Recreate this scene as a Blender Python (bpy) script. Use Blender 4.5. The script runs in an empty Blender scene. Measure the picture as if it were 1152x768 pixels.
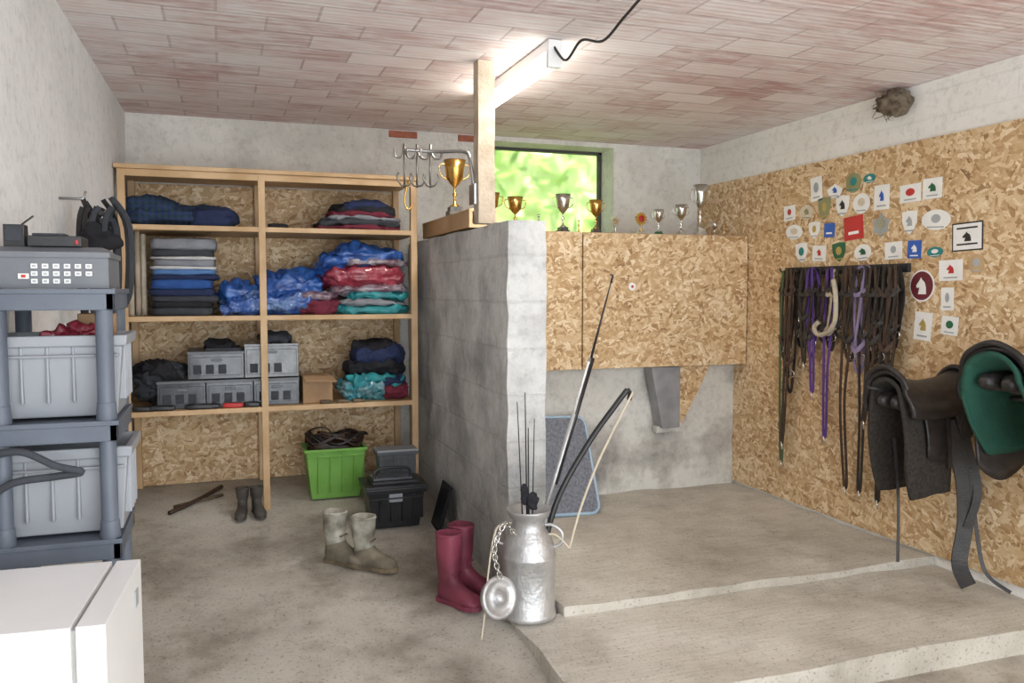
import bpy, math, random
from mathutils import Vector, Matrix, noise
random.seed(7)
pi=math.pi
sc=bpy.context.scene
try:
    sc.view_settings.view_transform='Standard'
except Exception: pass

# ---------------------------------------------------------------- materials
def newmat(name):
    m=bpy.data.materials.new(name); m.use_nodes=True
    nt=m.node_tree; b=nt.nodes["Principled BSDF"]
    return m,nt,b
def ramp(nt,stops):
    r=nt.nodes.new("ShaderNodeValToRGB")
    e=r.color_ramp.elements
    while len(e)<len(stops): e.new(0.5)
    for i,(p,c) in enumerate(stops):
        e[i].position=p; e[i].color=(c[0],c[1],c[2],1)
    return r
def mat(name,c,c2=None,rough=.7,metal=0,scale=8,bump=.15,coat=0,trans=0,emit=0,bscale=None,lo=.35,hi=.65,alpha=1):
    m,nt,b=newmat(name)
    if c2 is None: c2=tuple(x*.78 for x in c)
    tc=nt.nodes.new("ShaderNodeTexCoord")
    n=nt.nodes.new("ShaderNodeTexNoise"); n.inputs["Scale"].default_value=scale; n.inputs["Detail"].default_value=6
    nt.links.new(tc.outputs["Object"],n.inputs["Vector"])
    r=ramp(nt,[(lo,c2),(hi,c)])
    nt.links.new(n.outputs["Fac"],r.inputs["Fac"]); nt.links.new(r.outputs["Color"],b.inputs["Base Color"])
    b.inputs["Roughness"].default_value=rough; b.inputs["Metallic"].default_value=metal
    b.inputs["Coat Weight"].default_value=coat
    if trans: b.inputs["Transmission Weight"].default_value=trans
    if alpha<1: b.inputs["Alpha"].default_value=alpha
    if bump:
        n2=nt.nodes.new("ShaderNodeTexNoise"); n2.inputs["Scale"].default_value=bscale or scale*6; n2.inputs["Detail"].default_value=5
        nt.links.new(tc.outputs["Object"],n2.inputs["Vector"])
        bp=nt.nodes.new("ShaderNodeBump"); bp.inputs["Strength"].default_value=bump; bp.inputs["Distance"].default_value=.02
        nt.links.new(n2.outputs["Fac"],bp.inputs["Height"]); nt.links.new(bp.outputs["Normal"],b.inputs["Normal"])
    if emit:
        b.inputs["Emission Color"].default_value=(c[0],c[1],c[2],1); b.inputs["Emission Strength"].default_value=emit
    return m
def math_node(nt,op,a,bv=None):
    n=nt.nodes.new("ShaderNodeMath"); n.operation=op
    for i,x in enumerate((a,bv)):
        if x is None: continue
        if isinstance(x,(int,float)): n.inputs[i].default_value=x
        else: nt.links.new(x,n.inputs[i])
    return n.outputs[0]
def mixc(nt,f,a,b,blend='MIX'):
    n=nt.nodes.new("ShaderNodeMix"); n.data_type='RGBA'; n.blend_type=blend
    for i,x in ((0,f),(6,a),(7,b)):
        if isinstance(x,(int,float)): n.inputs[i].default_value=x
        elif isinstance(x,tuple): n.inputs[i].default_value=(x[0],x[1],x[2],1)
        else: nt.links.new(x,n.inputs[i])
    return n.outputs[2]
def planar(nt,ax):
    tc=nt.nodes.new("ShaderNodeTexCoord"); s=nt.nodes.new("ShaderNodeSeparateXYZ"); c=nt.nodes.new("ShaderNodeCombineXYZ")
    nt.links.new(tc.outputs["Object"],s.inputs[0])
    nt.links.new(s.outputs[ax[0]],c.inputs[0]); nt.links.new(s.outputs[ax[1]],c.inputs[1])
    return c.outputs[0],tc.outputs["Object"]
def noise_node(nt,vec,scale,detail=4,rough=.5):
    n=nt.nodes.new("ShaderNodeTexNoise"); n.inputs["Scale"].default_value=scale; n.inputs["Detail"].default_value=detail
    n.inputs["Roughness"].default_value=rough
    nt.links.new(vec,n.inputs["Vector"]); return n.outputs["Fac"]
def osb(name,ax,k=.82):
    m,nt,b=newmat(name); vec,_=planar(nt,ax)
    vals=[]
    nd=nt.nodes.new("ShaderNodeTexNoise"); nd.inputs["Scale"].default_value=9; nt.links.new(vec,nd.inputs["Vector"])
    mx=nt.nodes.new("ShaderNodeVectorMath"); mx.operation='MULTIPLY_ADD'; nt.links.new(nd.outputs["Color"],mx.inputs[0]); mx.inputs[1].default_value=(.04,.04,0); nt.links.new(vec,mx.inputs[2])
    for ang,sx,sy in ((.2,13,58),(1.2,15,60),(2.3,15,56),(2.9,12,62)):
        mp=nt.nodes.new("ShaderNodeMapping"); mp.vector_type='POINT'
        r=nt.nodes.new("ShaderNodeVectorRotate"); r.rotation_type='Z_AXIS'; r.inputs["Angle"].default_value=ang
        nt.links.new(mx.outputs[0],r.inputs["Vector"]); nt.links.new(r.outputs[0],mp.inputs["Vector"]); mp.inputs["Scale"].default_value=(sx*k,sy*k,1)
        v=nt.nodes.new("ShaderNodeTexVoronoi"); v.voronoi_dimensions='2D'; v.inputs["Scale"].default_value=1
        nt.links.new(mp.outputs[0],v.inputs["Vector"])
        s=nt.nodes.new("ShaderNodeSeparateColor"); nt.links.new(v.outputs["Color"],s.inputs[0]); vals.append(s.outputs[0])
    n1=noise_node(nt,vec,16,2); n2=noise_node(nt,vec,19,2); n4=noise_node(nt,mx.outputs[0],21,2)
    m1=math_node(nt,'GREATER_THAN',n1,.5); m2=math_node(nt,'GREATER_THAN',n2,.53); m3=math_node(nt,'GREATER_THAN',n4,.55)
    a=mixc(nt,m1,vals[0],vals[1]); a=mixc(nt,m2,a,vals[2]); a=mixc(nt,m3,a,vals[3])
    big=noise_node(nt,vec,1.6,3)
    sm=math_node(nt,'ADD',math_node(nt,'MULTIPLY',a,.82),math_node(nt,'MULTIPLY',big,.28))
    fine=noise_node(nt,vec,140,2)
    sm=math_node(nt,'ADD',sm,math_node(nt,'MULTIPLY',math_node(nt,'SUBTRACT',fine,.5),.28))
    r=ramp(nt,[(.08,(.24,.125,.05)),(.22,(.44,.265,.12)),(.5,(.58,.39,.205)),(.82,(.72,.545,.335)),(1,(.84,.70,.50))])
    nt.links.new(sm,r.inputs["Fac"]); nt.links.new(r.outputs["Color"],b.inputs["Base Color"])
    b.inputs["Roughness"].default_value=.6
    bp=nt.nodes.new("ShaderNodeBump"); bp.inputs["Strength"].default_value=.25; bp.inputs["Distance"].default_value=.004
    nt.links.new(sm,bp.inputs["Height"]); nt.links.new(bp.outputs["Normal"],b.inputs["Normal"])
    return m
def plaster(name,base,stain,seam=None,ax=(0,2),bump=.5,stainscale=1.3,lo=.35,hi=.6,brick=(.5,.2),low=None):
    m,nt,b=newmat(name); vec,ov=planar(nt,ax)
    n=noise_node(nt,ov,stainscale,9,.62); r=ramp(nt,[(lo,stain),(hi,base)]); nt.links.new(n,r.inputs["Fac"])
    col=r.outputs["Color"]
    n3=noise_node(nt,ov,22,6,.7); r3=ramp(nt,[(.30,(.62,.61,.58)),(.5,(1,1,1))]); nt.links.new(n3,r3.inputs["Fac"])
    col=mixc(nt,.5,col,r3.outputs["Color"],'MULTIPLY')
    h=noise_node(nt,ov,28,8,.65); h2=noise_node(nt,ov,3.5,3)
    hh=math_node(nt,'ADD',h,math_node(nt,'MULTIPLY',h2,1.5))
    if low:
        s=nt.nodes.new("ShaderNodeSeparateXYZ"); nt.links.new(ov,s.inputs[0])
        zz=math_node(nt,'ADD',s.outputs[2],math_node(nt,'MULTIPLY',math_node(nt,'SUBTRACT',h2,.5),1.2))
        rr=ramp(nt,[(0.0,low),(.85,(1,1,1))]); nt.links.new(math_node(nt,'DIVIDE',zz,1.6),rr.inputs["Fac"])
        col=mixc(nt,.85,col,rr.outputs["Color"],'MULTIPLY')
    if seam:
        bk=nt.nodes.new("ShaderNodeTexBrick"); nt.links.new(vec,bk.inputs["Vector"]); bk.inputs["Scale"].default_value=1
        bk.inputs["Brick Width"].default_value=brick[0]; bk.inputs["Row Height"].default_value=brick[1]; bk.inputs["Mortar Size"].default_value=.008; bk.inputs["Mortar Smooth"].default_value=.6
        col=mixc(nt,math_node(nt,'MULTIPLY',bk.outputs["Fac"],seam),col,(.30,.28,.25))
        hh=math_node(nt,'SUBTRACT',hh,math_node(nt,'MULTIPLY',bk.outputs["Fac"],seam*1.5))
    nt.links.new(col,b.inputs["Base Color"]); b.inputs["Roughness"].default_value=.92
    bp=nt.nodes.new("ShaderNodeBump"); bp.inputs["Strength"].default_value=bump; bp.inputs["Distance"].default_value=.015
    nt.links.new(hh,bp.inputs["Height"]); nt.links.new(bp.outputs["Normal"],b.inputs["Normal"])
    return m
def ceilmat():
    m,nt,b=newmat("ceiling_hollow_brick"); vec,ov=planar(nt,(0,1))
    bk=nt.nodes.new("ShaderNodeTexBrick"); nt.links.new(vec,bk.inputs["Vector"]); bk.inputs["Scale"].default_value=1
    bk.inputs["Brick Width"].default_value=.40; bk.inputs["Row Height"].default_value=.2; bk.inputs["Mortar Size"].default_value=.006; bk.inputs["Bias"].default_value=-.1
    bk.inputs["Color1"].default_value=(.50,.29,.27,1); bk.inputs["Color2"].default_value=(.84,.73,.71,1); bk.inputs["Mortar"].default_value=(.42,.32,.30,1)
    mp=nt.nodes.new("ShaderNodeMapping"); nt.links.new(vec,mp.inputs["Vector"]); mp.inputs["Scale"].default_value=(1,6,1)
    st=noise_node(nt,mp.outputs[0],4.5,7,.65)
    pt=noise_node(nt,vec,.9,6,.65)
    f=math_node(nt,'ADD',math_node(nt,'MULTIPLY',st,.6),math_node(nt,'MULTIPLY',pt,.6))
    r=ramp(nt,[(.49,(0,0,0)),(.67,(1,1,1))]); nt.links.new(f,r.inputs["Fac"])
    inv=mixc(nt,math_node(nt,'MULTIPLY',r.outputs["Color"],.85),bk.outputs["Color"],(.86,.83,.83))
    col=mixc(nt,math_node(nt,'MULTIPLY',bk.outputs["Fac"],.38),inv,(.42,.30,.28))
    w=nt.nodes.new("ShaderNodeTexWave"); w.bands_direction='Y'; w.inputs["Scale"].default_value=8; nt.links.new(vec,w.inputs["Vector"])
    col=mixc(nt,math_node(nt,'MULTIPLY',w.outputs["Fac"],.16),col,(.55,.42,.40))
    h=math_node(nt,'SUBTRACT',math_node(nt,'MULTIPLY',w.outputs["Fac"],.25),bk.outputs["Fac"])
    nt.links.new(col,b.inputs["Base Color"]); b.inputs["Roughness"].default_value=.9
    bp=nt.nodes.new("ShaderNodeBump"); bp.inputs["Strength"].default_value=.5; bp.inputs["Distance"].default_value=.01
    nt.links.new(h,bp.inputs["Height"]); nt.links.new(bp.outputs["Normal"],b.inputs["Normal"])
    return m
def floormat(name,base,dark,light,st=(.36,.50,.66),broom=0,patch=.6):
    m,nt,b=newmat(name); vec,ov=planar(nt,(0,1))
    n=noise_node(nt,ov,.95,9,.6); r=ramp(nt,[(st[0],dark),(st[1],base),(st[2],light)]); nt.links.new(n,r.inputs["Fac"])
    n2=noise_node(nt,ov,4,8,.68); r2=ramp(nt,[(.32,(.50,.46,.39)),(.5,(1,1,1)),(.68,(1.08,1.08,1.06))]); nt.links.new(n2,r2.inputs["Fac"])
    col=mixc(nt,patch,r.outputs["Color"],r2.outputs["Color"],'MULTIPLY')
    sp=noise_node(nt,ov,70,3,.6); r4=ramp(nt,[(.32,(.45,.42,.37)),(.43,(1,1,1))]); nt.links.new(sp,r4.inputs["Fac"])
    col=mixc(nt,.7,col,r4.outputs["Color"],'MULTIPLY')
    if broom:
        mp=nt.nodes.new("ShaderNodeMapping"); nt.links.new(vec,mp.inputs["Vector"]); mp.inputs["Scale"].default_value=(1,16,1); mp.inputs["Rotation"].default_value=(0,0,.15)
        bn=noise_node(nt,mp.outputs[0],4,5,.6); r5=ramp(nt,[(.35,(.76,.74,.70)),(.6,(1,1,1))]); nt.links.new(bn,r5.inputs["Fac"])
        col=mixc(nt,.6,col,r5.outputs["Color"],'MULTIPLY')
    nt.links.new(col,b.inputs["Base Color"]); b.inputs["Roughness"].default_value=.75
    h=math_node(nt,'ADD',noise_node(nt,ov,45,8,.7),math_node(nt,'MULTIPLY',n,2))
    bp=nt.nodes.new("ShaderNodeBump"); bp.inputs["Strength"].default_value=.35; bp.inputs["Distance"].default_value=.012
    nt.links.new(h,bp.inputs["Height"]); nt.links.new(bp.outputs["Normal"],b.inputs["Normal"])
    return m

# ---------------------------------------------------------------- geometry builder
def sm(pts,n=8):
    P=[Vector(p) for p in pts]; out=[]
    for i in range(len(P)-1):
        p0=P[max(i-1,0)];p1=P[i];p2=P[i+1];p3=P[min(i+2,len(P)-1)]
        for j in range(n):
            t=j/n
            out.append(.5*((2*p1)+(-p0+p2)*t+(2*p0-5*p1+4*p2-p3)*t*t+(-p0+3*p1-3*p2+p3)*t**3))
    out.append(P[-1]); return out
class G:
    def __init__(s): s.v=[];s.f=[];s.mi=[];s.sm=[];s.mats=[]
    def k(s,m):
        if m not in s.mats: s.mats.append(m)
        return s.mats.index(m)
    def add(s,vs,fs,m,smooth=False,M=None):
        o=len(s.v); i=s.k(m)
        for v in vs:
            v=Vector(v)
            if M is not None: v=M@v
            s.v.append(v)
        for f in fs: s.f.append([x+o for x in f]); s.mi.append(i); s.sm.append(smooth)
    def box(s,a,b,m,M=None):
        x0,y0,z0=a;x1,y1,z1=b
        vs=[(x0,y0,z0),(x1,y0,z0),(x1,y1,z0),(x0,y1,z0),(x0,y0,z1),(x1,y0,z1),(x1,y1,z1),(x0,y1,z1)]
        s.add(vs,[(0,3,2,1),(4,5,6,7),(0,1,5,4),(1,2,6,5),(2,3,7,6),(3,0,4,7)],m,False,M)
    def rings(s,rs,m,cap0=True,cap1=True,smooth=True,M=None,closed=False):
        n=len(rs[0]); vs=[p for r in rs for p in r]; fs=[]
        R=len(rs)
        for i in range(R if closed else R-1):
            i2=(i+1)%R
            for j in range(n): fs.append((i*n+j,i*n+(j+1)%n,i2*n+(j+1)%n,i2*n+j))
        if not closed:
            if cap0: fs.append(tuple(reversed(range(n))))
            if cap1: fs.append(tuple(range((R-1)*n,R*n)))
        s.add(vs,fs,m,smooth,M)
    def tube(s,pts,r,m,n=8,closed=False,M=None):
        P=[Vector(p) for p in pts]; L=len(P)
        rr=r if isinstance(r,(list,tuple)) else [r]*L
        if len(rr)!=L: rr=[rr[0]+(rr[-1]-rr[0])*i/(L-1) for i in range(L)]
        rs=[];up=None
        for i in range(L):
            if closed: t=P[(i+1)%L]-P[i-1]
            else: t=P[min(i+1,L-1)]-P[max(i-1,0)]
            if t.length<1e-9: t=Vector((0,0,1))
            t.normalize()
            if up is None: up=Vector((0,0,1)) if abs(t.z)<.9 else Vector((1,0,0))
            a=t.cross(up)
            if a.length<1e-6: a=t.orthogonal()
            a.normalize(); b=a.cross(t); up=b
            rs.append([P[i]+(a*math.cos(2*pi*j/n)+b*math.sin(2*pi*j/n))*rr[i] for j in range(n)])
        s.rings(rs,m,smooth=True,M=M,closed=closed)
    def strap(s,pts,w,t,m,hint=(1,0,0),closed=False):
        P=[Vector(p) for p in pts]; L=len(P); h=Vector(hint); rs=[]
        for i in range(L):
            tg=(P[(i+1)%L]-P[i-1]) if closed else (P[min(i+1,L-1)]-P[max(i-1,0)])
            tg.normalize(); a=tg.cross(h)
            if a.length<1e-4: a=tg.orthogonal()
            a.normalize(); b=a.cross(tg).normalized()
            rs.append([P[i]+a*x*w/2+b*y*t/2 for x,y in ((-1,-1),(1,-1),(1,1),(-1,1))])
        s.rings(rs,m,smooth=False,closed=closed)
    def lathe(s,prof,m,c=(0,0,0),n=28,M=None,smooth=True):
        rs=[[Vector((c[0]+r*math.cos(2*pi*j/n),c[1]+r*math.sin(2*pi*j/n),c[2]+z)) for j in range(n)] for r,z in prof]
        s.rings(rs,m,smooth=smooth,M=M)
    def cyl(s,a,b,r,m,n=16): s.tube([a,b],r,m,n)
    def sell(s,c,h,m,e=.4,e2=None,amp=0,fr=6,seed=0,nu=36,nv=20,M=None,cr=0,sag=0):
        e2=e if e2 is None else e2
        if cr: nu,nv=90,46
        def pw(x,p): return math.copysign(abs(x)**p,x)
        vs=[];fs=[]
        for i in range(nv+1):
            ph=-pi/2+pi*i/nv
            for j in range(nu):
                th=2*pi*j/nu
                x=pw(math.cos(ph),e2)*pw(math.cos(th),e);y=pw(math.cos(ph),e2)*pw(math.sin(th),e);z=pw(math.sin(ph),e2)
                p=Vector((x*h[0],y*h[1],z*h[2]))
                nrm=Vector((x/h[0],y/h[1],z/h[2])).normalized()
                if amp:
                    q=Vector((p.x*fr+seed*7.3,p.y*fr+seed*3.1,p.z*fr*1.5+seed))
                    d=noise.noise(q)+.5*noise.noise(q*2.3)
                    if cr: d+=cr*(.35-1.4*abs(noise.noise(q*1.3+Vector((5,1,2)))))+cr*.6*(.3-1.3*abs(noise.noise(q*2.9)))
                    p+=nrm*d*amp
                if sag: p.z-=sag*(x*x)*h[2]
                vs.append(Vector(c)+p)
        for i in range(nv):
            for j in range(nu): fs.append((i*nu+j,i*nu+(j+1)%nu,(i+1)*nu+(j+1)%nu,(i+1)*nu+j))
        s.add(vs,fs,m,True,M)
    def gbox(s,a,b,m,step=.05,amp=.01,fr=6,seed=0,fn=None):
        a=Vector(a);b=Vector(b)
        for ax in range(3):
            u,w=[(1,2),(0,2),(0,1)][ax]
            nu=max(1,min(80,int((b[u]-a[u])/step)));nw=max(1,min(80,int((b[w]-a[w])/step)))
            for side in (0,1):
                vs=[]
                for i in range(nu+1):
                    for j in range(nw+1):
                        p=[0,0,0]; p[ax]=(a,b)[side][ax]; p[u]=a[u]+(b[u]-a[u])*i/nu; p[w]=a[w]+(b[w]-a[w])*j/nw
                        p=Vector(p); d=Vector([noise.noise(p*fr+Vector((seed+k*31.7,k*5.1,seed*2))) for k in range(3)])*amp
                        q=p+d
                        if fn: q=fn(p,q)
                        vs.append(q)
                fs=[]
                for i in range(nu):
                    for j in range(nw):
                        f=[i*(nw+1)+j,(i+1)*(nw+1)+j,(i+1)*(nw+1)+j+1,i*(nw+1)+j+1]
                        flip=(side==0)!=(ax==1)
                        fs.append(tuple(reversed(f)) if flip else tuple(f))
                s.add(vs,fs,m,False)
    def prism(s,pts,off,m,M=None):
        n=len(pts); off=Vector(off); vs=[Vector(p) for p in pts]+[Vector(p)+off for p in pts]
        fs=[tuple(range(n)),tuple(reversed(range(n,2*n)))]+[(i,i+n,(i+1)%n+n,(i+1)%n) for i in range(n)]
        s.add(vs,fs,m,False,M)
    def build(s,name,bevel=0,loc=None):
        me=bpy.data.meshes.new(name); me.from_pydata([tuple(v) for v in s.v],[],s.f)
        for m in s.mats: me.materials.append(m)
        for p,i,q in zip(me.polygons,s.mi,s.sm): p.material_index=i; p.use_smooth=q
        me.update()
        import bmesh
        bm=bmesh.new(); bm.from_mesh(me); bmesh.ops.recalc_face_normals(bm,faces=bm.faces); bm.to_mesh(me); bm.free()
        o=bpy.data.objects.new(name,me); bpy.context.collection.objects.link(o)
        if bevel:
            b=o.modifiers.new("bevel",'BEVEL'); b.width=bevel; b.segments=2; b.limit_method='ANGLE'; b.angle_limit=math.radians(40)
        return o
def T(x,y,z,rz=0,rx=0,ry=0,s=1):
    return Matrix.Translation((x,y,z))@Matrix.Rotation(rz,4,'Z')@Matrix.Rotation(ry,4,'Y')@Matrix.Rotation(rx,4,'X')@Matrix.Scale(s,4)

# ---------------------------------------------------------------- material library
wallm=plaster("wall_lime_render",(.79,.79,.79),(.66,.66,.66),stainscale=1.2,low=(.64,.61,.57))
backm=plaster("back_wall_render",(.75,.73,.68),(.56,.54,.50),stainscale=2.2,bump=.7,low=(.72,.69,.64))
rightm=plaster("right_wall_whitewash",(.85,.83,.79),(.77,.75,.70),seam=.08,ax=(1,2),brick=(6,.14),bump=.3)
mangm=plaster("manger_concrete",(.70,.68,.63),(.28,.26,.235),stainscale=2.4,bump=.9,lo=.32,hi=.56)
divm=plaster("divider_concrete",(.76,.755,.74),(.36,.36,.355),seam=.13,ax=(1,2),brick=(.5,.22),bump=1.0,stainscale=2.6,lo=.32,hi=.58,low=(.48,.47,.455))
ceilm=ceilmat()
floorm=floormat("floor_concrete",(.47,.435,.375),(.23,.20,.16),(.60,.57,.51))
slabm=floormat("slab_concrete",(.54,.505,.44),(.38,.345,.29),(.66,.63,.565),st=(.32,.47,.64),broom=1,patch=.4)
osbx=osb("osb_side",(1,2)); osby=osb("osb_front",(0,2))
wood=mat("pine",(.64,.44,.25),(.49,.31,.15),rough=.55,scale=5,bump=.1)
woodg=mat("weathered_wood",(.60,.50,.39),(.40,.32,.23),rough=.8,scale=9,bump=.3)
brickr=mat("red_brick",(.42,.13,.07),(.28,.09,.05),scale=30)
greyp=mat("grey_plastic",(.33,.345,.37),(.27,.285,.31),rough=.45,scale=3,bump=.03)
shelfp=mat("slate_plastic",(.12,.14,.175),(.085,.10,.13),rough=.5,scale=4,bump=.05)
toolg=mat("toolbox_grey",(.17,.18,.20),(.13,.14,.155),rough=.5,bump=.05)
black=mat("black_plastic",(.02,.02,.022),(.012,.012,.014),rough=.4,bump=.05)
leather=mat("black_leather",(.028,.024,.023),(.014,.012,.012),rough=.42,scale=20,bump=.2)
brownl=mat("brown_leather",(.07,.038,.024),(.035,.02,.014),rough=.5,scale=20,bump=.2)
white=mat("white_enamel",(.86,.86,.86),(.80,.80,.80),rough=.3,scale=2,bump=.02)
whitep=mat("white_paper",(.88,.87,.84),(.80,.79,.76),rough=.6,bump=0)
cream=mat("cream",(.72,.64,.50),(.62,.54,.42),rough=.9,scale=30,bump=.4)
alu=mat("milk_can_aluminium",(.62,.62,.62),(.46,.46,.46),rough=.48,metal=.75,scale=7,bump=.25)
steel=mat("steel",(.50,.50,.50),(.36,.36,.36),rough=.35,metal=1,bump=.05)
dsteel=mat("tarnished_steel",(.34,.32,.29),(.20,.19,.17),rough=.35,metal=1,bump=.05)
chrome=mat("chrome",(.75,.75,.75),(.65,.65,.65),rough=.18,metal=1,bump=0)
gold=mat("gold_metal",(.80,.52,.16),(.60,.36,.10),rough=.25,metal=1,bump=0)
silver=mat("silver_metal",(.75,.74,.70),(.55,.54,.5),rough=.25,metal=1,bump=0)
marble=mat("dark_marble",(.04,.035,.03),(.10,.09,.08),rough=.25,scale=30,bump=0)
marblel=mat("light_marble",(.60,.55,.48),(.40,.36,.30),rough=.3,scale=30,bump=0)
def cloth(n,c,c2=None): return mat(n,c,c2,rough=.9,scale=10,bump=.5,bscale=25)
navy=cloth("navy_cloth",(.018,.03,.09)); blue=cloth("blue_cloth",(.025,.09,.32)); royal=mat("royal_blue_wrapped",(.035,.14,.46),(.012,.055,.24),rough=.35,scale=9,bump=.7,bscale=30,coat=.5)
redc=mat("red_wrapped",(.40,.05,.08),(.22,.02,.035),rough=.35,scale=9,bump=.7,bscale=30,coat=.5)
teal=mat("teal_cloth",(.02,.30,.32),(.01,.15,.18),rough=.6,scale=9,bump=.7,bscale=25,coat=.2)
greyc=cloth("grey_cloth",(.26,.27,.30)); dgrey=cloth("dark_grey_cloth",(.05,.055,.065)); blackc=cloth("black_cloth",(.015,.015,.02))
whitec=cloth("white_cloth",(.66,.66,.66)); lblue=cloth("light_blue_cloth",(.10,.22,.48)); maroon=cloth("maroon_cloth",(.17,.02,.04)); greenc=cloth("dark_green_felt",(.012,.075,.05))
plasw=mat("clear_wrap",(.42,.40,.44),(.16,.08,.11),rough=.2,scale=10,bump=1,bscale=35,coat=.8,lo=.42,hi=.70)
wrapb=mat("blue_in_clear_wrap",(.22,.34,.58),(.03,.10,.36),rough=.2,scale=11,bump=1,bscale=35,coat=.8,lo=.46,hi=.74)
greenp=mat("green_plastic",(.19,.42,.08),(.15,.35,.055),rough=.45,bump=.03)
smoke=mat("smoky_drawer",(.10,.105,.12),(.05,.055,.065),rough=.25,scale=14,bump=.05,coat=.3)
smoke2=mat("clear_tub",(.19,.195,.21),(.07,.07,.075),rough=.25,scale=16,bump=.05,coat=.3)
card=mat("cardboard",(.42,.27,.15),(.36,.22,.12),rough=.85)
olive=mat("rubber_olive",(.46,.44,.37),(.15,.135,.10),rough=.65,scale=12,bump=.2)
solem=mat("rubber_sole",(.20,.15,.09),(.09,.07,.045),rough=.85,scale=18)
burg=mat("burgundy_rubber",(.25,.045,.08),(.12,.02,.037),rough=.5,scale=6,bump=.08)
darkr=mat("dark_boot",(.09,.08,.07),(.04,.035,.03),rough=.6)
purple=mat("purple_nylon",(.11,.045,.26),rough=.7); lilac=mat("lilac_nylon",(.27,.21,.35),rough=.7); greenl=mat("olive_lead",(.10,.14,.06),rough=.8)
red=mat("red_ink",(.55,.03,.03),rough=.5,bump=0);blueb=mat("blue_ink",(.03,.12,.50),rough=.5,bump=0);tealb=mat("teal_ink",(.02,.25,.24),rough=.5,bump=0)
dkgreen=mat("green_ink",(.02,.14,.06),rough=.5,bump=0);goldi=mat("gold_ink",(.50,.36,.10),rough=.5,bump=0);blk=mat("black_ink",(.02,.02,.02),rough=.5,bump=0);mar=mat("maroon_ink",(.16,.02,.03),rough=.5,bump=0);oliveb=mat("olive_ink",(.30,.30,.14),rough=.6,bump=0);greyi=mat("grey_ink",(.42,.44,.45),rough=.4,bump=0);tan=mat("tan_ink",(.55,.38,.20),rough=.7,bump=0)
ink_grad=mat("noseband_pad",(.55,.47,.35),rough=.95,bump=.6)

# ---------------------------------------------------------------- room shell
g=G()
ys=[-1.5,.5,2.0,2.5,3.0,3.4,3.8,4.3,4.8,5.3,6.3]; xs=[-1.0,-.3,.4,.9,1.3,1.44,2.2,3.0,3.9]
def fz(x,y):
    if x>1.31: return 0
    if y<=2.5: return -.03
    if y<3.4: return -.03+.12*(y-2.5)/.9
    return .1*(y-2.5)
n=len(xs)
vs=[(x,y,fz(x,y)) for y in ys for x in xs]
fs=[(i*n+j,i*n+j+1,(i+1)*n+j+1,(i+1)*n+j) for i in range(len(ys)-1) for j in range(n-1)]
g.add(vs,fs,floorm,True)
fl=g.build("floor")
g=G(); g.box((-1,-1.5,2.715),(3.9,6.3,2.85),ceilm); g.build("ceiling")
g=G(); g.prism([(-.55,6.3,-.1),(-.65,-1.5,-.1),(-.85,-1.5,-.1),(-.85,6.3,-.1)],(0,0,2.85),wallm); g.build("wall_left")
g=G(); g.box((3.62,-1.5,-.1),(3.85,6.3,2.75),rightm); g.build("wall_right")
g=G()
WX0,WX1,WZ0,WZ1=1.84,2.86,1.9,2.68
g.box((-.7,5.8,0),(WX0,6.1,2.75),backm); g.box((WX1,5.8,0),(3.7,6.1,2.75),backm); g.box((WX0,5.8,0),(WX1,6.1,WZ0),backm); g.box((WX0,5.8,WZ1),(WX1,6.1,2.75),backm)
g.build("wall_back")
g=G(); g.box((3.6,.6,.17),(3.62,5.795,2.41),osbx)
g.build("osb_wall_panel")
g=G(); 
for x0 in (1.12,1.62): g.box((x0,5.785,2.66),(x0+.2,5.80,2.705),brickr)
g.build("trim_exposed_bricks",.004)
g=G(); g.gbox((1.44,3.40,-.06),(3.62,5.30,.15),slabm,step=.06,amp=.012,fr=4,seed=3); g.build("floor_upper_platform",.012)
g=G(); g.gbox((1.20,2.60,-.06),(3.62,3.44,.112),slabm,step=.06,amp=.012,fr=4,seed=9); g.build("floor_lower_platform",.012)
def dfn(p,q):
    e=max(0,(3.85-p.y)/.22)
    rough=noise.noise(p*9)*.009*e
    q=q+Vector((rough,rough,0))
    if p.z<.6: q.x-=.0+(.6-p.z)*.05*(1 if p.x<1.34 else -1)*min(1,e); q.y-=(.6-p.z)*.04*min(1,e)*(1 if p.y<3.8 else 0)
    q.z=max(q.z,-.02)
    return q
g=G(); g.gbox((1.25,3.63,0),(1.44,5.79,1.92),divm,step=.04,amp=.007,fr=7,seed=2,fn=dfn); g.build("wall_divider",.01)
g=G(); g.gbox((1.44,5.26,.0),(3.60,5.79,1.95),mangm,step=.07,amp=.01,fr=5,seed=5); g.build("wall_manger")
g=G()
g.box((1.45,5.10,1.06),(2.285,5.12,1.985),osby); g.box((2.295,5.10,1.06),(3.59,5.12,1.98),osby)
g.box((1.45,5.12,1.06),(3.59,5.24,1.08),osby); g.box((1.45,5.12,1.96),(3.59,5.78,1.985),wood)
g.box((3.57,5.12,1.06),(3.59,5.24,1.98),osby)
g.lathe([(.0,0),(.028,0),(.028,.004),(0,.004)],whitep,M=T(2.66,5.099,1.62,rx=pi/2),n=20); g.lathe([(.0,0),(.010,0),(.010,.006),(0,.006)],red,M=T(2.66,5.098,1.62,rx=pi/2),n=12)
cab=g.build("osb_wall_cabinet",.002)
zinc=mat("zinc_grey",(.34,.34,.35),(.25,.25,.26),rough=.5,metal=.4,bump=.1)
g=G()
g.prism([(2.83,5.12,1.055),(3.06,5.12,1.055),(3.06,5.12,.62),(2.92,5.12,.62)],(0,.115,0),zinc)
g.prism([(3.07,5.17,1.055),(3.34,5.17,1.055),(3.10,5.17,.62),(3.07,5.17,.62)],(0,.05,0),osby)
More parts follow.
